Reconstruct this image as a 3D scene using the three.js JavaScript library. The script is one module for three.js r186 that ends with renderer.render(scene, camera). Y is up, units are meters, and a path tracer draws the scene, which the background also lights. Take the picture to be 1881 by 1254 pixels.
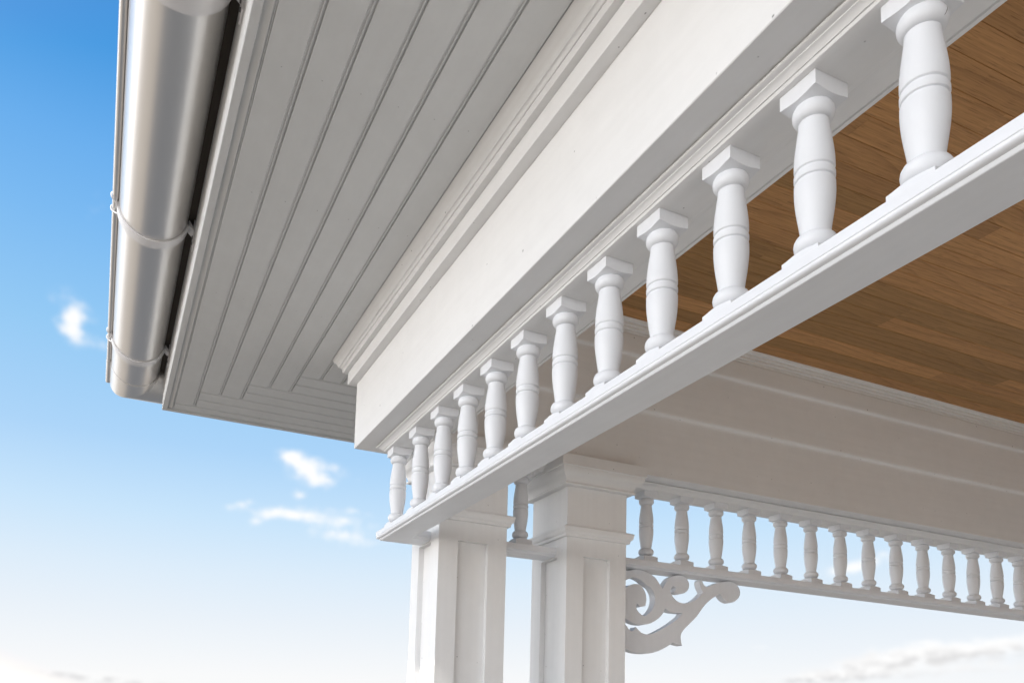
import * as THREE from 'three';
import { mergeGeometries, toCreasedNormals as creaseNormals } from 'three/addons/utils/BufferGeometryUtils.js';
import { ImprovedNoise } from 'three/addons/math/ImprovedNoise.js';

// toCreasedNormals joins points closer than a centimetre, so it is run at a thousand times the size
const toCreasedNormals = (g, a) => { g.scale(1000, 1000, 1000); const r = creaseNormals(g, a); r.scale(0.001, 0.001, 0.001); return r; };
const scene = new THREE.Scene();

// ---------------------------------------------------------------- camera (lens shifted up, as the photograph was taken)
const camera = new THREE.PerspectiveCamera(45.206, 1881 / 1254, 0.05, 6000);
camera.position.set(-0.8036, 1.6, 2.8222);
camera.rotation.set(0.10893, -0.40019, 0.03395, 'YXZ');
camera.setViewOffset(1881, 1254, 121.6, -542.5, 1881, 1254);
scene.add(camera);

// ---------------------------------------------------------------- light
const SUN = new THREE.Vector3(-0.645, 0.755, 0.09).normalize();
const EXPOSURE = 1.8, AIR = 1 / 1.8, SUN_POWER = 2.3;
const rngOf = (s) => () => { s = (s * 1664525 + 1013904223) >>> 0; return s / 4294967296; };
const noise = new ImprovedNoise();
const fbm = (x, y, z, o = 5) => { let a = 0.5, v = 0; for (let i = 0; i < o; i++) { v += a * noise.noise(x, y, z + i * 7.3); x *= 2.03; y *= 2.03; z *= 2.03; a *= 0.5; } return v; };
const smooth = (a, b, x) => { const t = Math.min(1, Math.max(0, (x - a) / (b - a))); return t * t * (3 - 2 * t); };
const lin = (c) => { c /= 255; return c <= 0.04045 ? c / 12.92 : Math.pow((c + 0.055) / 1.055, 2.4); };

function makeSky() {
  const W = 2048, H = 1024, data = new Float32Array(W * H * 4);
  const table = [[0, 253, 253, 251], [3, 249, 250, 251], [6.9, 234, 242, 250], [10, 221, 237, 251], [13.5, 201, 229, 252], [18, 173, 213, 249], [24, 149, 202, 245], [30, 124, 186, 242], [34, 107, 175, 238], [38.6, 76, 156, 226], [50, 48, 124, 204], [90, 42, 100, 184]]
    .map(([e, r, g, b]) => [e, lin(r) * AIR, lin(g) * AIR, lin(b) * AIR]);
  // clouds of this sky: bearing and height in degrees, half widths, tilt, weight, how grey the underside is
  const clouds = [[-3.3, 24.4, 0.6, 0.62, 0.5, 1.0, 0], [-3.0, 23.6, 0.42, 0.55, 0, 0.85, 0], [-1.7, 23.2, 1.2, 0.4, 0.05, 0.5, 0], [-4.2, 25.5, 0.6, 0.4, 0.3, 0.45, 0], [-1.9, 24.4, 0.7, 0.3, 0.2, 0.3, 0],
    [11.7, 17.8, 1.0, 0.34, -0.12, 1.0, 0], [12.9, 17.05, 1.05, 0.42, -0.35, 1.1, 0], [14.6, 17.4, 1.2, 0.32, -0.28, 0.7, 0], [12.2, 15.55, 0.5, 0.26, 0, 0.85, 0], [12.9, 16.5, 1.6, 0.3, -0.1, 0.35, 0],
    [8.3, 14.45, 0.8, 0.22, 0.25, 0.75, 0], [9.6, 13.6, 0.7, 0.25, 0.35, 0.6, 0], [11.3, 14.25, 1.3, 0.3, 0.12, 0.9, 0], [14.0, 13.95, 2.4, 0.26, -0.04, 1.0, 0], [15.6, 14.6, 1.2, 0.22, -0.1, 0.62, 0], [16.2, 12.75, 1.9, 0.42, -0.03, 0.7, 0], [14.6, 13.2, 1.4, 0.3, 0, 0.3, 0],
    [-5.6, 13.6, 1.0, 0.5, 0, 0.2, 0], [3, 15.5, 2.5, 1.0, 0, 0.16, 0], [-2.4, 30.6, 0.6, 0.9, 0.4, 0.28, 0],
    [50.0, 10.9, 1.6, 0.34, 0.22, 1.1, 0], [56.0, 5.6, 3.8, 0.5, 0.05, 1.3, 0.5], [51.5, 4.9, 2.6, 0.34, 0.12, 1.15, 0.7], [47.9, 3.9, 2.4, 0.28, 0.06, 1.15, 0.8], [54.5, 4.4, 4.0, 0.3, 0.03, 0.7, 0.3], [44.1, 5.9, 0.5, 0.2, 0, 0.5, 0],
    [-0.5, 2.5, 3.0, 0.26, -0.05, 0.9, 0.8], [3.0, 2.0, 2.2, 0.2, -0.03, 0.65, 0.75], [-70, 12, 14, 3, 0.1, 1.0, 0.1], [-120, 16, 16, 4, 0, 1.0, 0.1], [120, 10, 18, 3, 0, 1, 0.1], [170, 14, 15, 4, 0, 1, 0.1]];
  const sunAz = Math.atan2(SUN.x, -SUN.z), c = [0, 0, 0];
  for (let j = 0; j < H; j++) {
    const el = ((j + 0.5) / H - 0.5) * Math.PI, e = Math.max(0, el * 180 / Math.PI);
    let k = 0; while (k < table.length - 2 && e > table[k + 1][0]) k++;
    const f = Math.min(1, (e - table[k][0]) / (table[k + 1][0] - table[k][0]));
    for (let i = 0; i < W; i++) {
      const th = ((i + 0.5) / W - 0.5) * 2 * Math.PI, ce = Math.cos(el), dx = Math.cos(th) * ce, dz = Math.sin(th) * ce, dy = Math.sin(el);
      for (let q = 0; q < 3; q++) c[q] = table[k][q + 1] * (1 - f) + table[k + 1][q + 1] * f;
      const az = Math.atan2(dx, -dz) * 180 / Math.PI;
      // the bright air round the sun and the pale air near the horizon
      const cs = dx * SUN.x + dy * SUN.y + dz * SUN.z, round = 1.0 * Math.exp((cs - 1) * 7), side = Math.exp((Math.cos((az * Math.PI) / 180 - sunAz) - 1) * 2.6), warm = 6.8 * Math.exp(-e / 6) * side, cool = 1.7 * Math.exp(-e / 14) * side;
      const glow = [round + warm + cool * 0.84, round * 0.99 + warm * 0.915 + cool * 0.985, round * 0.99 + warm * 0.80 + cool * 1.22];
      for (let q = 0; q < 3; q++) c[q] = Math.max(c[q], glow[q] + 0.4 * c[q]);
      if (e > 0.3 && e < 45) {
        let d = 0, grey = 0, near = false;
        for (const q of clouds) { let da = Math.abs(az - q[0]); if (da > 180) da = 360 - da; if (da < q[2] * 3 + 2.5 && Math.abs(e - q[1] - q[4] * (az - q[0])) < q[3] * 4 + 2) { near = true; break; } }
        if (!near) { const o = (j * W + i) * 4; data[o] = c[0]; data[o + 1] = c[1]; data[o + 2] = c[2]; data[o + 3] = 1; continue; }
        const wx = fbm(az * 0.55, e * 0.9, 3.1, 5) * 1.5, wy = fbm(az * 0.55 + 40, e * 0.9, 9.7, 5) * 0.7;
        for (const [ca, cel, sx, sy, tilt, w, gr] of clouds) {
          let da = az - ca; if (da > 180) da -= 360; if (da < -180) da += 360;
          if (Math.abs(da) > sx * 4 + 3) continue;
          const x = (da + wx * Math.min(1, sx * 0.7)) / sx, y = (e - cel - tilt * da + wy * Math.min(1, sy * 1.4)) / sy, g = w * Math.exp(-0.5 * (x * x + y * y));
          d += g; grey += g * gr * smooth(0.9, -0.8, y);
        }
        if (d > 0.02) {
          const t = fbm(az * 1.1, e * 1.9, 21, 6), a = smooth(-0.05, 1.4, d * 1.2 - 0.26 + 1.05 * t * Math.min(1, d * 1.6)) * 0.97, sh = Math.min(1, grey / Math.max(d, 0.2)) * smooth(-0.25, 0.25, t + 0.1);
          const br = (1.04 - 0.52 * sh) * AIR;
          c[0] += (br - c[0]) * a; c[1] += (br * 0.995 - c[1]) * a; c[2] += (br * (0.99 + 0.02 * sh) - c[2]) * a;
        }
      }
      const o = (j * W + i) * 4; data[o] = c[0]; data[o + 1] = c[1]; data[o + 2] = c[2]; data[o + 3] = 1;
    }
  }
  const t = new THREE.DataTexture(data, W, H, THREE.RGBAFormat, THREE.FloatType);
  t.mapping = THREE.EquirectangularReflectionMapping; t.magFilter = t.minFilter = THREE.LinearFilter; t.colorSpace = THREE.LinearSRGBColorSpace; t.needsUpdate = true;
  return t;
}
const sky = makeSky();
scene.background = sky; scene.environment = sky; scene.environmentIntensity = 1;

const sun = new THREE.DirectionalLight(new THREE.Color(1.0, 0.93, 0.82), SUN_POWER);
sun.position.copy(SUN).multiplyScalar(30); sun.castShadow = true; sun.shadow.radius = 1;
sun.shadow.mapSize.set(4096, 4096);
Object.assign(sun.shadow.camera, { left: -12, right: 12, top: 12, bottom: -12, near: 1, far: 80 });
scene.add(sun, sun.target);

const renderer = new THREE.WebGLRenderer({ antialias: true });
renderer.toneMapping = THREE.LinearToneMapping; renderer.toneMappingExposure = EXPOSURE;
renderer.shadowMap.enabled = true;

// ---------------------------------------------------------------- materials
function tex(w, h, fn, srgb, rx = 1, ry = 1) {
  const d = new Uint8Array(w * h * 4);
  for (let j = 0; j < h; j++) for (let i = 0; i < w; i++) { const c = fn(i / w, j / h, i, j), o = (j * w + i) * 4; for (let q = 0; q < 3; q++) d[o + q] = Math.max(0, Math.min(255, c[q])); d[o + 3] = 255; }
  const t = new THREE.DataTexture(d, w, h, THREE.RGBAFormat); t.wrapS = t.wrapT = THREE.RepeatWrapping; t.magFilter = THREE.LinearFilter; t.minFilter = THREE.LinearMipmapLinearFilter; t.generateMipmaps = true;
  t.colorSpace = srgb ? THREE.SRGBColorSpace : THREE.NoColorSpace; t.repeat.set(rx, ry); t.needsUpdate = true; return t;
}
// tileable noise on a torus-like lattice
const tile = (u, v, f, s, o = 4) => { if (u < 0.8 && v < 0.8) return fbm(u * f, v * f, s, o); const b = (a, c) => fbm(a * f, c * f, s, o), x = u, y = v, sx = smooth(0.8, 1, x), sy = smooth(0.8, 1, y); return (b(x, y) * (1 - sx) + b(x - 1, y) * sx) * (1 - sy) + (b(x, y - 1) * (1 - sx) + b(x - 1, y - 1) * sx) * sy; };
const specks = (() => { const r = rngOf(77), L = []; for (let i = 0; i < 34; i++) L.push([r(), r(), 0.0006 + r() * r() * 0.0016, 0.25 + r() * 0.5]); return L; })();
function paintMap(base, seed, dirt) {   // brushed white paint: faint streaks, scattered fly specks
  return tex(512, 512, (u, v) => {
    let k = 1 + 0.022 * tile(u, v, 3, seed) + 0.016 * tile(u, v, 17, seed + 5, 3) + 0.009 * noise.noise(u * 60, Math.sin(v * 6.283) * 0.8, seed + 8);
    let s = 0;
    if (dirt) for (const [a, b, r, w] of specks) { const dx = u - a, dy = v - b, q = dx * dx + dy * dy; if (q < r * r * 4) s = Math.max(s, w * (1 - smooth(r * 0.7, r * 1.7, Math.sqrt(q)))); }
    return base.map((c) => c * k * (1 - s * 0.75));
  }, true);
}
const paintBump = tex(512, 512, (u, v) => { const c = 128 + 70 * tile(u, v, 26, 2, 4) + 60 * tile(u, v, 5, 8, 3); return [c, c, c]; }, false, 2, 2);
const white = new THREE.MeshPhysicalMaterial({ map: paintMap([230, 230, 230], 1, true), roughness: 0.5, bumpMap: paintBump, bumpScale: 0.0007, specularIntensity: 0.8 });
const whiteClean = new THREE.MeshPhysicalMaterial({ map: paintMap([225, 227, 231], 4, false), roughness: 0.42, bumpMap: paintBump, bumpScale: 0.0002, specularIntensity: 0.8 });
const spindlePaint = new THREE.MeshPhysicalMaterial({ map: whiteClean.map, roughness: 0.45, specularIntensity: 0.8 });
const soffitPaint = new THREE.MeshPhysicalMaterial({ map: paintMap([212, 213, 213], 9, true), roughness: 0.6, bumpMap: paintBump, bumpScale: 0.0006, specularIntensity: 0.6 });
const gutterMetal = new THREE.MeshStandardMaterial({ color: new THREE.Color(0.80, 0.79, 0.78), metalness: 1, roughness: 0.33 });
const strapMetal = new THREE.MeshStandardMaterial({ color: new THREE.Color(0.78, 0.77, 0.78), metalness: 0.15, roughness: 0.38 });
const screwMetal = new THREE.MeshStandardMaterial({ color: new THREE.Color(0.12, 0.12, 0.12), metalness: 0.6, roughness: 0.45 });
const gapShadeTimber = new THREE.MeshStandardMaterial({ color: new THREE.Color(0.075, 0.062, 0.050), roughness: 0.9 });  // near-black colour stands for the shade in the gap behind the gutter
const slate = new THREE.MeshStandardMaterial({ color: new THREE.Color(0.09, 0.09, 0.095), roughness: 0.8 });
const crackMat = new THREE.MeshStandardMaterial({ color: new THREE.Color(0.10, 0.07, 0.06), roughness: 1 });
// wood: long grain along u, cathedral figure across v
function woodTex(seed) {
  const tone = [180, 136, 88];
  return tex(1024, 512, (u, v) => {
    const bend = noise.noise(u * 1.3, v * 2.2, seed), sway = noise.noise(u * 5, v * 4, seed + 3) * 0.12;
    const ph = v * 15 + bend * 3.4 + sway, ring = ph - Math.floor(ph);
    const line = Math.pow(ring, 5) * (0.6 + 0.8 * tile(u, v, 5, seed + 41, 2));
    const streak = noise.noise(u * 7, v * 95, seed + 11) * 0.6 + noise.noise(u * 18, v * 240, seed + 13) * 0.5;
    const pore = smooth(0.28, 0.62, noise.noise(u * 26, v * 300, seed + 17));
    const k = 1.02 - 0.17 * line + 0.14 * streak - 0.18 * pore + 0.10 * tile(u, v, 1.5, seed + 29, 2);
    return [tone[0] * k, tone[1] * Math.pow(k, 1.12), tone[2] * Math.pow(k, 1.25)];
  }, true);
}
const woods = [11, 47, 83].map((s) => { const m = woodTex(s); return new THREE.MeshPhysicalMaterial({ map: m, roughness: 0.5, bumpMap: m, bumpScale: 0.0006, specularIntensity: 0.5 }); });
const woodTones = [];
for (const [k, f] of [[0, 1.0], [1, 0.84], [2, 1.14], [0, 0.8], [1, 1.08], [2, 0.93]]) { const m = woods[k].clone(); m.color = new THREE.Color(f, f * (0.97 + 0.04 * (f < 0.9)), f * 0.97); woodTones.push(m); }
const groundTex = tex(512, 512, (u, v) => { const n = tile(u, v, 60, 3, 2) * 0.5 + tile(u, v, 6, 12, 2) * 0.5 + tile(u, v, 120, 7, 1) * 0.5; const k = 1 + 0.35 * n; return [166 * k, 154 * k, 137 * k]; }, true, 800, 800);
const groundMat = new THREE.MeshStandardMaterial({ map: groundTex, roughness: 0.95 });
const deckMat = new THREE.MeshStandardMaterial({ color: new THREE.Color(0.41, 0.40, 0.385), roughness: 0.7 });
const addedPavingMat = new THREE.MeshStandardMaterial({ color: new THREE.Color(0.125, 0.123, 0.118), roughness: 0.85 });  // dark so that less light bounces up from the added paving
const sidingMat = new THREE.MeshStandardMaterial({ color: new THREE.Color(0.6, 0.59, 0.57), roughness: 0.7 });

// ---------------------------------------------------------------- helpers
const YB = 2.6;                                        // height of the underside of the porch beams above the ground
const used = {};
const numbered = (n) => { const k = used[n] = (used[n] ?? -1) + 1; return k ? `${n}_${String(k).padStart(3, '0')}` : n; };
function thing(name, label, category, pos = [0, 0, 0], group) {
  const o = new THREE.Group(); o.name = numbered(name); o.position.set(...pos); o.userData = { label, category };
  if (group) o.userData.group = group;
  scene.add(o); return o;
}
function part(name, geo, mat, parent) { const m = new THREE.Mesh(geo, mat); m.name = name; m.castShadow = m.receiveShadow = true; parent.add(m); return m; }
function struct(name, geo, mat) { const m = part(numbered(name), geo, mat, scene); m.userData.kind = 'structure'; return m; }
function box(x0, x1, y0, y1, z0, z1) { const g = new THREE.BoxGeometry(x1 - x0, y1 - y0, z1 - z0).toNonIndexed(); g.translate((x0 + x1) / 2, (y0 + y1) / 2, (z0 + z1) / 2); uvBox(g); return g; }
function uvBox(g) {                                    // uv in metres, by the way each face points
  const p = g.attributes.position, n = g.attributes.normal, u = new Float32Array(p.count * 2);
  for (let i = 0; i < p.count; i++) {
    const a = Math.abs(n.getX(i)), b = Math.abs(n.getY(i)), c = Math.abs(n.getZ(i)), x = p.getX(i), y = p.getY(i), z = p.getZ(i);
    if (b >= a && b >= c) { u[2 * i] = x; u[2 * i + 1] = z; } else if (a >= c) { u[2 * i] = z; u[2 * i + 1] = y; } else { u[2 * i] = x; u[2 * i + 1] = y; }
  }
  g.setAttribute('uv', new THREE.BufferAttribute(u, 2)); return g;
}
// a moulding: a profile [[a, y], ...] drawn along x or z between two ends that may be mitred (numbers or functions of a, y)
function run(profile, axis, e0, e1, crease = 0.5) {
  const fn = (e) => (typeof e === 'function' ? e : () => e); e0 = fn(e0); e1 = fn(e1);
  let area = 0; const n = profile.length;
  for (let i = 0; i < n; i++) { const [a, b] = profile[i], [c, d] = profile[(i + 1) % n]; area += a * d - c * b; }
  const pts = area > 0 ? profile : [...profile].reverse(), flip = axis === 'x', pos = [], uv = [];
  const P = (p, s) => (axis === 'z' ? [p[0], p[1], s] : [s, p[1], p[0]]);
  const tri = (A, B, C, ua, ub, uc) => { if (flip) { [B, C] = [C, B]; [ub, uc] = [uc, ub]; } pos.push(...A, ...B, ...C); uv.push(...ua, ...ub, ...uc); };
  let len = 0;
  for (let i = 0; i < n; i++) {
    const p = pts[i], q = pts[(i + 1) % n], l = Math.hypot(q[0] - p[0], q[1] - p[1]), a0 = e0(...p), a1 = e1(...p), b0 = e0(...q), b1 = e1(...q);
    tri(P(p, a0), P(q, b0), P(q, b1), [len, a0], [len + l, b0], [len + l, b1]); tri(P(p, a0), P(q, b1), P(p, a1), [len, a0], [len + l, b1], [len, a1]); len += l;
  }
  const v2 = pts.map((p) => new THREE.Vector2(...p));
  for (const [a, b, c] of THREE.ShapeUtils.triangulateShape(v2, [])) {
    tri(P(pts[a], e1(...pts[a])), P(pts[b], e1(...pts[b])), P(pts[c], e1(...pts[c])), pts[a], pts[b], pts[c]);
    tri(P(pts[a], e0(...pts[a])), P(pts[c], e0(...pts[c])), P(pts[b], e0(...pts[b])), pts[a], pts[c], pts[b]);
  }
  const g = new THREE.BufferGeometry(); g.setAttribute('position', new THREE.Float32BufferAttribute(pos, 3)); g.setAttribute('uv', new THREE.Float32BufferAttribute(uv, 2));
  g.computeVertexNormals(); return toCreasedNormals(g, crease);
}
const arc = (cx, cy, r, a0, a1, n) => Array.from({ length: n + 1 }, (_, i) => { const t = (a0 + (a1 - a0) * i / n) * Math.PI / 180; return [cx + r * Math.cos(t), cy + r * Math.sin(t)]; });
const bez = (p0, p1, p2, n = 6) => Array.from({ length: n }, (_, i) => { const t = (i + 1) / n, s = 1 - t; return [s * s * p0[0] + 2 * s * t * p1[0] + t * t * p2[0], s * s * p0[1] + 2 * s * t * p1[1] + t * t * p2[1]]; });
// mitred square ring of mouldings round a post: profile of [projection, height]
function ring(profile, half) {
  const g = [];
  for (let k = 0; k < 4; k++) { const q = run([...profile.map(([t, y]) => [half + t, y]), [half - 0.02, profile[profile.length - 1][1]], [half - 0.02, profile[0][1]]], 'z', (a) => -a, (a) => a, 0.45); q.rotateY(k * Math.PI / 2); g.push(q); }
  return mergeGeometries(g);
}
const clipRect = (pts) => pts;

const XEND = 4.2, ZEND = 5.6;                          // how far the two beams go: to the house wall, and past the photographer

// ---------------------------------------------------------------- ground, deck, house
{
  const g = new THREE.PlaneGeometry(4000, 4000); g.rotateX(-Math.PI / 2);
  struct('ground', g, groundMat);
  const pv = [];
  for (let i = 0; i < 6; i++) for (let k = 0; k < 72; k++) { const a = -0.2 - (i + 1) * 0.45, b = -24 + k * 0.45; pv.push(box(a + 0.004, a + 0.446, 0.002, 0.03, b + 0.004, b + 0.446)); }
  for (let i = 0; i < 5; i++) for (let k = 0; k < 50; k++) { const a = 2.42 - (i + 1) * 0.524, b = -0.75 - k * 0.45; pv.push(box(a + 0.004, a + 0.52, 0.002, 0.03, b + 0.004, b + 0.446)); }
  struct('added_dark_pavement', mergeGeometries(pv), addedPavingMat);  // unseen paving, added to darken the undersides and the gutter reflection
  const boards = [];
  for (let i = 0; i < 46; i++) { const x0 = -0.12 + i * 0.096; const b = box(x0, x0 + 0.09, 0.1, 0.13, -0.12, 6); boards.push(b); }
  const d = struct('porch_deck', mergeGeometries([box(-0.1, 4.3, 0.004, 0.09, -0.1, 5.98), ...boards]), deckMat);
  const h = thing('house_wall', 'pale clapboard house wall at the inner end of the porch', 'wall', [XEND, 0, 0]);
  part('wall', box(0.03, 0.3, 0.004, 3.4, 0.02, 9), sidingMat, h);
}
// roof over porch and eaves: shallow slope, its edge just past the fascia
{
  const r = thing('porch_roof', 'dark roof over the porch, only its underside edge above the gutter, coloured dark for the shade there', 'roof', [0, YB, 0]);
  const A = [-0.72, 0.600], pr = [A, [2.2, 1.6], [6, 1.6], [6, 1.5], [2.2, 1.5], [-0.72, 0.566]];
  part('roof_slope', run(pr, 'z', -0.99, 7), slate, r);
  part('roof_deck', mergeGeometries([box(-0.69, 0.15, 0.531, 0.560, -0.98, 7), box(0.15, 6, 0.531, 0.560, -0.98, 0.15)]), gapShadeTimber, r);  // its colour carries the shade between gutter and fascia
}

// ---------------------------------------------------------------- eaves: fascia boards, trims and the soffit boards laid in a woven corner
const EX = -0.6277, EZ = -0.9181, SY = 0.3535;
{
  const s = thing('eave_soffit', 'white painted soffit of grooved boards under the eaves with woven corner', 'soffit', [0, YB, 0]);
  const dz = (a) => EZ + (a - EX), dx = (a) => EX + (a - EZ);
  const fasc = (o) => [[o, SY + 0.0015], [o + 0.0015, SY], [o + 0.0195, SY], [o + 0.0207, SY + 0.0012], [o + 0.0207, 0.529], [o, 0.529]];
  part('fascia_board', run(fasc(EX), 'z', dz, ZEND), soffitPaint, s);
  part('fascia_board', run(fasc(EZ), 'x', dx, XEND), soffitPaint, s);
  const trim = (o) => [[o + 0.0207, SY + 0.0105], [o + 0.0365, SY + 0.0022], [o + 0.0375, SY + 0.0008], [o + 0.0398, SY + 0.0008], [o + 0.0405, SY + 0.0055], [o + 0.0424, SY + 0.0055], [o + 0.0430, SY + 0.0022], [o + 0.0446, SY + 0.0022], [o + 0.0458, SY + 0.0075], [o + 0.0458, SY + 0.02], [o + 0.0207, SY + 0.02]];
  part('edge_trim', run(trim(EX), 'z', dz, ZEND), soffitPaint, s);
  part('edge_trim', run(trim(EZ), 'x', dx, XEND), soffitPaint, s);
  const y = SY + 0.0015;
  const board = (o, b) => [[o, y + 0.001], [o + 0.001, y], [o + b - 0.0140, y], [o + b - 0.0118, y + 0.0040], [o + b - 0.0078, y + 0.0040], [o + b - 0.0070, y + 0.0004], [o + b - 0.0050, y + 0.0004], [o + b - 0.0042, y + 0.0052], [o + b, y + 0.0052], [o + b, y + 0.014], [o, y + 0.014]];
  const gx = [EX + 0.0458, -0.4949, -0.409, -0.3226, -0.2366, -0.152, -0.066, 0.02], gz = [EZ + 0.1116];
  for (let k = 1; k < 10; k++) gz.push(gz[0] + k * 0.0885);
  // front boards: each pair stops against the side boards that cross it
  const stop = [gz[0], gz[2], gz[2], gz[4], gz[4], gz[6], gz[6]];
  for (let i = 0; i < 7; i++) part('soffit_board', run(board(gx[i], gx[i + 1] - gx[i] - 0.0004), 'z', stop[i] + 0.0006, ZEND), soffitPaint, s);
  // side boards: from the front pair they butt against, along to the house
  const start = [gx[0], gx[1], gx[1], gx[3], gx[3], gx[5], gx[5], gx[7], gx[7], gx[7]];
  const first = EZ + 0.0458;
  const rows = [[first, gz[0]], ...gz.slice(0, 8).map((v, k) => [v, gz[k + 1]])];
  rows.forEach(([a, b], k) => part('soffit_board', run(board(a, b - a - 0.0004), 'x', start[k] + 0.0006, XEND), soffitPaint, s));
}

// ---------------------------------------------------------------- the two beams
const BW = 0.2613;
const beamProfile = [[0.0015, 0], [0, 0.0015], [0, 0.36], [0.2, 0.36], [0.2, 0.61], [0.300, 0.61], [0.300, 0.5985], [0.2995, 0.5985]];
const inner = [[0.2965, 0.5905], [0.2895, 0.5885], [0.2895, 0.5775], [0.2855, 0.5755], [0.2855, 0.565], [0.2805, 0.563], [0.2805, 0.5535], [0.2775, 0.551], [0.2775, 0.546], [0.2845, 0.541], [0.2845, 0.478], ...bez([0.2845, 0.478], [0.2840, 0.4655], [0.2780, 0.4640], 4), ...bez([0.2780, 0.4640], [0.2738, 0.4625], [0.2735, 0.4480], 4), [0.2735, 0.267], ...bez([0.2735, 0.267], [0.2733, 0.2545], [0.2675, 0.2520], 5), ...bez([0.2675, 0.2520], [0.2616, 0.2495], [0.2613, 0.2350], 5), [0.2613, 0.0015], [0.2595, 0], [0.2525, 0], [0.2512, 0.0032], [0.2494, 0.0032], [0.248, 0]];
function beam(name, label, axis, end) {
  const b = thing(name, label, 'beam', [0, YB, 0]), m = (a) => a;
  part('beam_casing', run([...beamProfile, ...inner], axis, m, end, 0.6), white, b);
  part('frieze_band', run([[0.002, 0.2475], [-0.0277, 0.2475], [-0.0287, 0.2485], [-0.0287, 0.2945], [-0.0277, 0.2955], [0.002, 0.2955]], axis, m, end), white, b);
  const crown = [[0.002, 0.2958], [-0.0445, 0.2958], [-0.0455, 0.297], [-0.047, 0.3125], ...arc(-0.0488, 0.3145, 0.002, -60, -170, 4), ...bez([-0.0510, 0.3146], [-0.0525, 0.3195], [-0.0560, 0.3203], 4), [-0.0590, 0.3203], ...bez([-0.0595, 0.3215], [-0.0600, 0.330], [-0.0668, 0.3365], 6), ...bez([-0.0668, 0.3365], [-0.0745, 0.343], [-0.0768, 0.3515], 6), [-0.0785, 0.3535], [-0.0785, 0.3548], [0.002, 0.3548]];
  part('crown_moulding', run(crown, axis, m, end, 0.55), white, b);
  return b;
}
beam('porch_beam', 'deep white front beam running up from the corner to the upper right', 'z', ZEND);
beam('porch_beam', 'white end beam behind the columns, its shaded inner face stepped below the wooden ceiling', 'x', XEND);

// ---------------------------------------------------------------- wooden ceiling, each board a piece
{
  const c = struct('porch_ceiling', box(0.27, XEND, 0.622, 0.64, 0.27, ZEND), gapShadeTimber); c.position.y = YB;
  const r = rngOf(5), W = 0.0765, geos = {};
  for (let k = 0; k * W + 0.286 < ZEND; k++) {
    const z0 = 0.2855 + k * W; let x = 0.285;
    const cut = k >= 5 && k <= 6 ? [1.882 - 0.285, 1.9] : [0.5 + r() * 1.9, 1.2 + r() * 1.2];
    for (let q = 0; x < XEND - 0.01; q++) {
      const L = Math.min(q < 2 ? cut[q] : 1.6 + r() * 1.2, XEND - x);
      const g = run([[z0 + 0.0003, 0.6025], [z0 + 0.0014, 0.6005 + r() * 0.0005], [z0 + W - 0.0014, 0.6005], [z0 + W - 0.0003, 0.6025], [z0 + W - 0.0003, 0.6195], [z0 + 0.0003, 0.6195]], 'x', x + 0.0003, x + L - 0.0003);
      const uv = g.attributes.uv, ou = r() * 3, ov = Math.floor(r() * 12) / 12 + r() * 0.05;
      for (let i = 0; i < uv.count; i++) { const s = uv.getY(i), w = uv.getX(i); uv.setXY(i, s * 0.62 + ou, w * 1.6 + ov); }
      part('ceiling_board', g, woodTones[Math.floor(r() * 6)], c);
      x += L;
    }
  }
}

// ---------------------------------------------------------------- columns
function makeColumn(name, label, x) {
  const t = thing(name, label, 'column', [x + 0.13065, YB, 0.13065], 'paired porch columns'), h = 0.13065;
  const top = -0.355, base = -2.30, sw = 0.0725;
  part('neck_block', uvBox(new THREE.BoxGeometry(2 * h, 0.363, 2 * h).translate(0, top + 0.1815, 0)), white, t);
  part('panel', box(-h + 0.02, h - 0.02, base, top + 0.01, -h + 0.02, h - 0.02), white, t);
  for (const [a, b] of [[-1, -1], [-1, 1], [1, -1], [1, 1]]) part('stile', box(a < 0 ? -h : h - sw, a < 0 ? -h + sw : h, base, top, b < 0 ? -h : h - sw, b < 0 ? -h + sw : h), white, t);
  part('plinth', box(-h, h, 0.13 - YB, base, -h, h), white, t);
  part('neck_moulding', ring([[0, -0.2862], [0.0105, -0.2862], [0.0118, -0.2765], [0.0135, -0.2755], ...bez([0.0135, -0.2755], [0.0205, -0.272], [0.0210, -0.2590], 5), [0.0222, -0.2575], [0.0222, -0.2515], [0.0205, -0.2495], [0.006, -0.2440], [0, -0.2440]], h), white, t);
  part('capital', ring([[0, -0.0962], [0.0205, -0.0962], ...arc(0.0195, -0.0912, 0.005, -80, 70, 5), [0.0185, -0.0845], ...bez([0.0185, -0.0845], [0.0230, -0.0655], [0.0365, -0.0600], 6), ...bez([0.0365, -0.06], [0.0495, -0.0545], [0.0500, -0.0335], 6), [0.0545, -0.0320], [0.0545, 0.0075], [0.053, 0.009], [0, 0.009]], h), white, t);
  return t;
}
makeColumn('porch_column', 'white panelled square column at the corner, left of the pair', 0.2413);
makeColumn('porch_column', 'white panelled square column right of the pair, carrying the scroll bracket', 0.7520);

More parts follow.
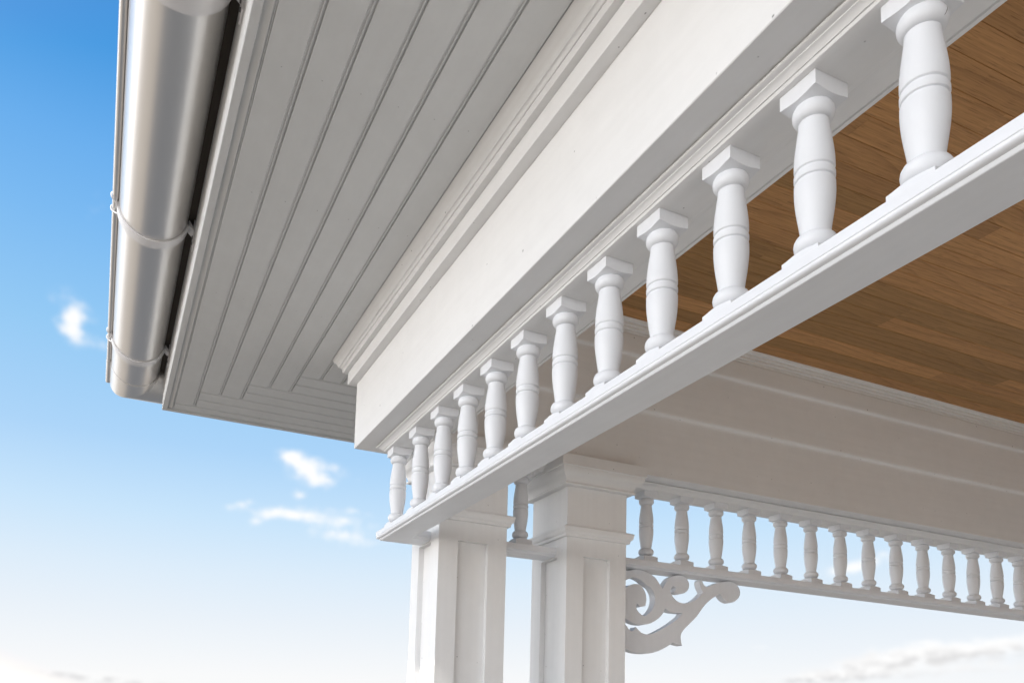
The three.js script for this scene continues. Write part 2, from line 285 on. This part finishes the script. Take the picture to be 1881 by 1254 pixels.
// ---------------------------------------------------------------- spindle friezes: top rail, turned balusters, bottom rail
const RC = 0.1305, RAIL_TOP = -0.3175;
const mirror = (half) => [...half, ...half.map(([a, y]) => [2 * RC - a, y]).reverse()];
const topRail = mirror([[0.0685, 0.0025], [0.0685, -0.0008], ...bez([0.0685, -0.0008], [0.0622, -0.0008], [0.0620, -0.0042], 4), ...bez([0.0620, -0.0042], [0.0620, -0.0080], [0.0695, -0.0088], 5), [0.0717, -0.0094], [0.0722, -0.0108], ...bez([0.0722, -0.0108], [0.0780, -0.0125], [0.0826, -0.0188], 5), [0.0850, -0.0190], [0.0872, -0.0229], [0.0885, -0.0235]]);
const bottomRail = mirror([[0.0755, RAIL_TOP], [0.0740, -0.3188], [0.0740, -0.3352], [0.0752, -0.3362], [0.0757, -0.3378], [0.0743, -0.3388], ...bez([0.0743, -0.3388], [0.0745, -0.3432], [0.0805, -0.3445], 5), [0.0838, -0.3450], [0.0843, -0.3460], [0.0866, -0.3493], [0.0880, -0.3500]]);
const F = 0.0335;
// square block whose free end is turned: its edge height depends on the distance from the axis
function block(faceY, endAt) {
  const N = 8, g = new THREE.PlaneGeometry(2 * F, 2 * F, N, N); g.rotateX(-Math.PI / 2);
  const p = g.attributes.position; for (let i = 0; i < p.count; i++) p.setY(i, endAt(Math.hypot(p.getX(i), p.getZ(i))));
  const flat = g.toNonIndexed(), pos = [...flat.attributes.position.array], up = endAt(F) > faceY;
  if (!up) for (let i = 0; i < pos.length; i += 9) for (let k = 0; k < 3; k++) [pos[i + 3 + k], pos[i + 6 + k]] = [pos[i + 6 + k], pos[i + 3 + k]];
  for (let s = 0; s < 4; s++) for (let i = 0; i < N; i++) {
    const a = -F + 2 * F * i / N, b = a + 2 * F / N, ya = endAt(Math.hypot(a, F)), yb = endAt(Math.hypot(b, F)), c = Math.cos(s * Math.PI / 2), d = Math.sin(s * Math.PI / 2), R = (x, y, z) => [x * c + z * d, y, -x * d + z * c];
    const q = [R(a, faceY, F), R(b, faceY, F), R(b, yb, F), R(a, ya, F)], o = up ? [0, 1, 2, 0, 2, 3] : [0, 2, 1, 0, 3, 2]; for (const k of o) pos.push(...q[k]);
  }
  const out = new THREE.BufferGeometry(); out.setAttribute('position', new THREE.Float32BufferAttribute(pos, 3)); out.computeVertexNormals();
  const cr = toCreasedNormals(out, 0.5); uvBox(cr); return cr;
}
const capGeo = block(0.2945, (r) => 0.294 - (0.0305 - 0.0078 * smooth(0.019, 0.0478, r)));
const baseGeo = block(-0.001, (r) => 0.0305 - 0.0078 * smooth(0.019, 0.0478, r));
const spin = (() => {
  const torus = (y, R, hh, n = 8) => Array.from({ length: n + 1 }, (_, i) => { const t = -Math.PI / 2 + Math.PI * i / n; return [R - hh + hh * Math.cos(t) * 1.02, y + hh * Math.sin(t)]; });
  const L = [[0.0285, 0.018], [0.0275, 0.024], [0.0275, 0.0305], ...torus(0.0455, 0.0386, 0.0135), [0.0270, 0.0598], [0.0268, 0.0615]];
  for (let i = 1; i <= 9; i++) { const t = i / 9; L.push([0.0268 + 0.0098 * Math.sin(t * Math.PI / 2) ** 1.25, 0.0615 + t * 0.0715]); }
  L.push([0.0364, 0.1410], [0.0352, 0.1432], [0.0322, 0.1446], [0.0322, 0.1462], [0.0354, 0.1476], [0.0366, 0.1500], [0.0366, 0.1560], [0.0354, 0.1588], [0.0322, 0.1602], [0.0322, 0.1618], [0.0352, 0.1634], [0.0363, 0.1658]);
  for (let i = 1; i <= 9; i++) { const t = 1 - i / 9; L.push([0.0272 + 0.0092 * Math.sin(t * Math.PI / 2) ** 1.25, 0.1655 + (1 - t) * 0.0725]); }
  L.push([0.0274, 0.2398], ...torus(0.2545, 0.0378, 0.0138), [0.0270, 0.2688], [0.0270, 0.274], [0.0295, 0.2805]);
  return toCreasedNormals(new THREE.LatheGeometry(L.map(([r, y]) => new THREE.Vector2(r * 0.8, y)), 72), 0.62);
})();
{ const uv = spin.attributes.uv, p = spin.attributes.position; for (let i = 0; i < uv.count; i++) uv.setXY(i, uv.getX(i) * 0.22, p.getY(i)); }
function baluster(parent, x, z, k) {
  const b = part('baluster', spin, spindlePaint, parent); b.position.set(x, RAIL_TOP, z); b.rotation.y = Math.sin(k * 12.9 + x * 7.1) * 0.022; b.scale.set(1 + Math.sin(k * 4.7 + x * 9) * 0.012, 1, 1 + Math.sin(k * 4.7 + x * 9) * 0.012);
  part('cap_block', capGeo, spindlePaint, b); part('base_block', baseGeo, spindlePaint, b);
  return b;
}
{
  const f = thing('spindle_frieze', 'white frieze of turned balusters between two rails, hung below the front beam', 'spindle frieze', [0, YB, 0]);
  part('top_rail', run(topRail, 'z', (a) => a, ZEND, 0.45), white, f);
  part('bottom_rail', run(bottomRail, 'z', (a) => a, ZEND, 0.45), whiteClean, f);
  const spots = [2.152, 1.974, 1.798, 1.613, 1.438, 1.262, 1.084, 0.907, 0.725, 0.543, 0.350, RC];
  for (let k = 1; k < 6; k++) spots.push(2.152 + k * 0.178);
  const made = spots.map((z, k) => baluster(f, RC, z, k));
  // fine crack in the paint of the nearest one
  const curve = new THREE.CatmullRomCurve3([[0.2425, -4, 0.0229], [0.247, 2, 0.0282], [0.2545, 6, 0.0303], [0.262, 8, 0.0282]].map(([y, d, r]) => { const t = (86 - d) * Math.PI / 180; return new THREE.Vector3(Math.cos(t) * r * 0.72, y, Math.sin(t) * r).setLength(1) && new THREE.Vector3(r * Math.cos(t), y, r * Math.sin(t)); }));
  part('paint_crack', new THREE.TubeGeometry(curve, 12, 0.00045, 5), crackMat, made[0]);
  const e = thing('spindle_frieze', 'white frieze of turned balusters seen against the sky, right of the columns', 'spindle frieze', [0, YB, 0]);
  part('top_rail', run(topRail, 'x', (a) => a, XEND, 0.45), white, e);
  part('bottom_rail', run(bottomRail, 'x', (a) => a, XEND, 0.45), whiteClean, e);
  baluster(e, 0.6255, RC, 40);
  for (const x of [1.203, 1.382, 1.562, 1.743, 1.921, 2.1, 2.28, 2.46, 2.643, 2.826, 3.01, 3.19, 3.37, 3.55, 3.73, 3.91]) baluster(e, x, RC, Math.round(x * 10));
}

// ---------------------------------------------------------------- scroll bracket under the end rail
{
  const t = thing('scroll_bracket', 'white fretwork scroll bracket beside the right column, under the end rail', 'bracket', [1.0133, YB, RC]);
  const pts = (s) => s.split(' ').map((q) => { const [a, b] = q.split(',').map(Number); return new THREE.Vector2(a / 1000 - 0.0133, b / 1000); });   // millimetres from the column face
  const curve = (s, closed = true) => {                 // corners are marked by a repeated point
    const raw = pts(s), out = [], corner = []; const P = [];
    for (const p of raw) { if (P.length && P[P.length - 1].distanceTo(p) < 1e-6) corner[P.length - 1] = true; else P.push(p); }
    const n = P.length;
    for (let i = 0; i < n; i++) {
      const p1 = P[i], p2 = P[(i + 1) % n], p0 = corner[i] ? p1 : P[(i + n - 1) % n], p3 = corner[(i + 1) % n] ? p2 : P[(i + 2) % n];
      for (let k = 0; k < 5; k++) { const u = k / 5, f = (a, b, c, d) => 0.5 * (2 * b + (c - a) * u + (2 * a - 5 * b + 4 * c - d) * u * u + (3 * b - a - 3 * c + d) * u * u * u); out.push(new THREE.Vector2(f(p0.x, p1.x, p2.x, p3.x), f(p0.y, p1.y, p2.y, p3.y))); }
    }
    return out;
  };
  const outline = '2,-352 2,-352 97,-361 135,-351 173,-351 211,-362 242,-379 272,-415 272,-415 285,-396 300,-375 323,-360 351,-352 379,-354 399,-367 407,-385 403,-405 387,-421 363,-429 341,-429 326,-426 326,-426 337,-420 338,-407 327,-401 317,-409 313,-424 318,-436 330,-449 347,-460 371,-466 395,-464 427,-453 451,-437 478,-412 478,-412 466,-393 461,-375 463,-363 472,-360 479,-373 491,-383 506,-385 528,-376 561,-362 594,-354 624,-351 649,-357 668,-372 676,-392 670,-413 653,-430 632,-440 611,-440 588,-430 567,-411 567,-411 544,-422 516,-440 491,-461 471,-484 443,-518 411,-547 383,-572 369,-590 365,-607 367,-624 372,-641 372,-641 348,-638 323,-632 323,-632 294,-651 255,-670 214,-682 172,-686 131,-683 101,-674 50,-655 2,-640 2,-640';
  const hole1 = '60,-412 98,-396 128,-383 162,-389 192,-407 215,-417 233,-441 237,-466 231,-492 216,-515 193,-533 182,-536 160,-526 144,-507 145,-493 150,-488 157,-492 164,-499 164,-499 187,-494 187,-494 192,-470 189,-448 179,-429 162,-413 140,-411 117,-417 98,-430 75,-445 58,-430';
  const hole2 = '60,-540 99,-553 130,-566 171,-570 213,-561 251,-539 274,-515 284,-493 284,-493 301,-502 324,-507 374,-507 374,-507 363,-522 332,-545 301,-565 270,-582 232,-601 202,-609 173,-605 155,-594 143,-583 143,-583 138,-594 125,-602 111,-596 100,-584 70,-560';
  const shape = new THREE.Shape(curve(outline)); shape.holes.push(new THREE.Path(curve(hole1)), new THREE.Path(curve(hole2)));
  const g = new THREE.ExtrudeGeometry(shape, { depth: 0.033, bevelEnabled: true, bevelThickness: 0.0015, bevelSize: 0.0012, bevelOffset: -0.0012, bevelSegments: 1, steps: 1 }); g.translate(0, 0, -0.0165);
  part('scrollwork', toCreasedNormals(g, 0.6), whiteClean, t);
}

// ---------------------------------------------------------------- rain gutter along the front eave, turning the corner
const GX = -0.7489, GY = 0.534, GR = 0.1000, GZ = -1.0393;
{
  const g = thing('rain_gutter', 'silver half-round metal rain gutter along the eave at the left', 'gutter', [0, YB, 0]);
  const cut = -0.93, shell = (c, r) => [...arc(c, GY, r, 180, 360, 40), ...arc(c, GY, r - 0.0022, 360, 180, 40)];
  const mz = (a) => GZ + (a - GX), mx = (a) => GX + (a - GZ);
  const bead = (c, r = 0.0102) => arc(c - GR - 0.0092, GY + 0.001, r, 0, 342, 19);
  part('channel', run(shell(GX, GR), 'z', cut, ZEND, 0.5), gutterMetal, g);
  part('front_bead', run(bead(GX), 'z', cut, ZEND, 0.6), gutterMetal, g);
  const c = part('corner_piece', mergeGeometries([run(shell(GX, GR + 0.0025), 'z', mz, cut + 0.03, 0.5), run(shell(GZ, GR + 0.0025), 'x', mx, 0.1, 0.5)]), gutterMetal, g);
  part('corner_bead', mergeGeometries([run(bead(GX, 0.0122), 'z', mz, cut + 0.03, 0.6), run(bead(GZ, 0.0122), 'x', mx, 0.1, 0.6)]), gutterMetal, c);
  part('channel', run(shell(GZ, GR), 'x', 0.07, XEND, 0.5), gutterMetal, g);
  part('front_bead', run(bead(GZ), 'x', 0.07, XEND, 0.6), gutterMetal, g);
}
function bracket(z, label) {
  const b = thing('gutter_bracket', label, 'gutter bracket', [GX, YB + GY, z], 'gutter brackets');
  const W = 0.021, band = [...arc(0, 0, GR + 0.0055, 183, 352, 36), ...arc(0, 0, GR + 0.0005, 352, 183, 36)];
  const st = part('strap', run(band, 'z', -W, W, 0.5), strapMetal, b);
  // strap runs on to the fascia as a screwed plate
  const xf = EX - GX;
  part('back_plate', mergeGeometries([run([[GR * 0.985, -0.022], [xf - 0.0035, -0.040], [xf - 0.0035, -0.030], [GR * 0.99 + 0.004, -0.008]], 'z', -W, W), box(xf - 0.004, xf - 0.0003, -0.085, 0.02, -W, W)]), strapMetal, b);
  for (const y of [-0.05, -0.07, 0.005]) { const s = new THREE.CylinderGeometry(0.0045, 0.005, 0.004, 12); s.rotateZ(Math.PI / 2); s.translate(xf - 0.0055, y, 0); part('screw', s, screwMetal, b); }
  // clips that hook over the bead
  const hook = (zz) => { const c = new THREE.CatmullRomCurve3([[-GR - 0.002, -0.024, zz * 0.5], [-GR - 0.010, -0.0150, zz * 0.85], [-GR - 0.0205, -0.0060, zz], [-GR - 0.0215, 0.006, zz], [-GR - 0.012, 0.0142, zz], [-GR + 0.002, 0.0135, zz]].map((p) => new THREE.Vector3(...p))); return new THREE.TubeGeometry(c, 24, 0.0021, 8); };
  part('clip', hook(-0.034), strapMetal, b); part('clip', hook(0.034), strapMetal, b);
  return b;
}
bracket(1.209, 'pale gutter bracket at the top edge of the photo, nearest of three');
bracket(0.286, 'pale gutter bracket strap round the gutter halfway down its length');
bracket(-0.645, 'pale gutter bracket nearest the gutter corner');

renderer.render(scene, camera);
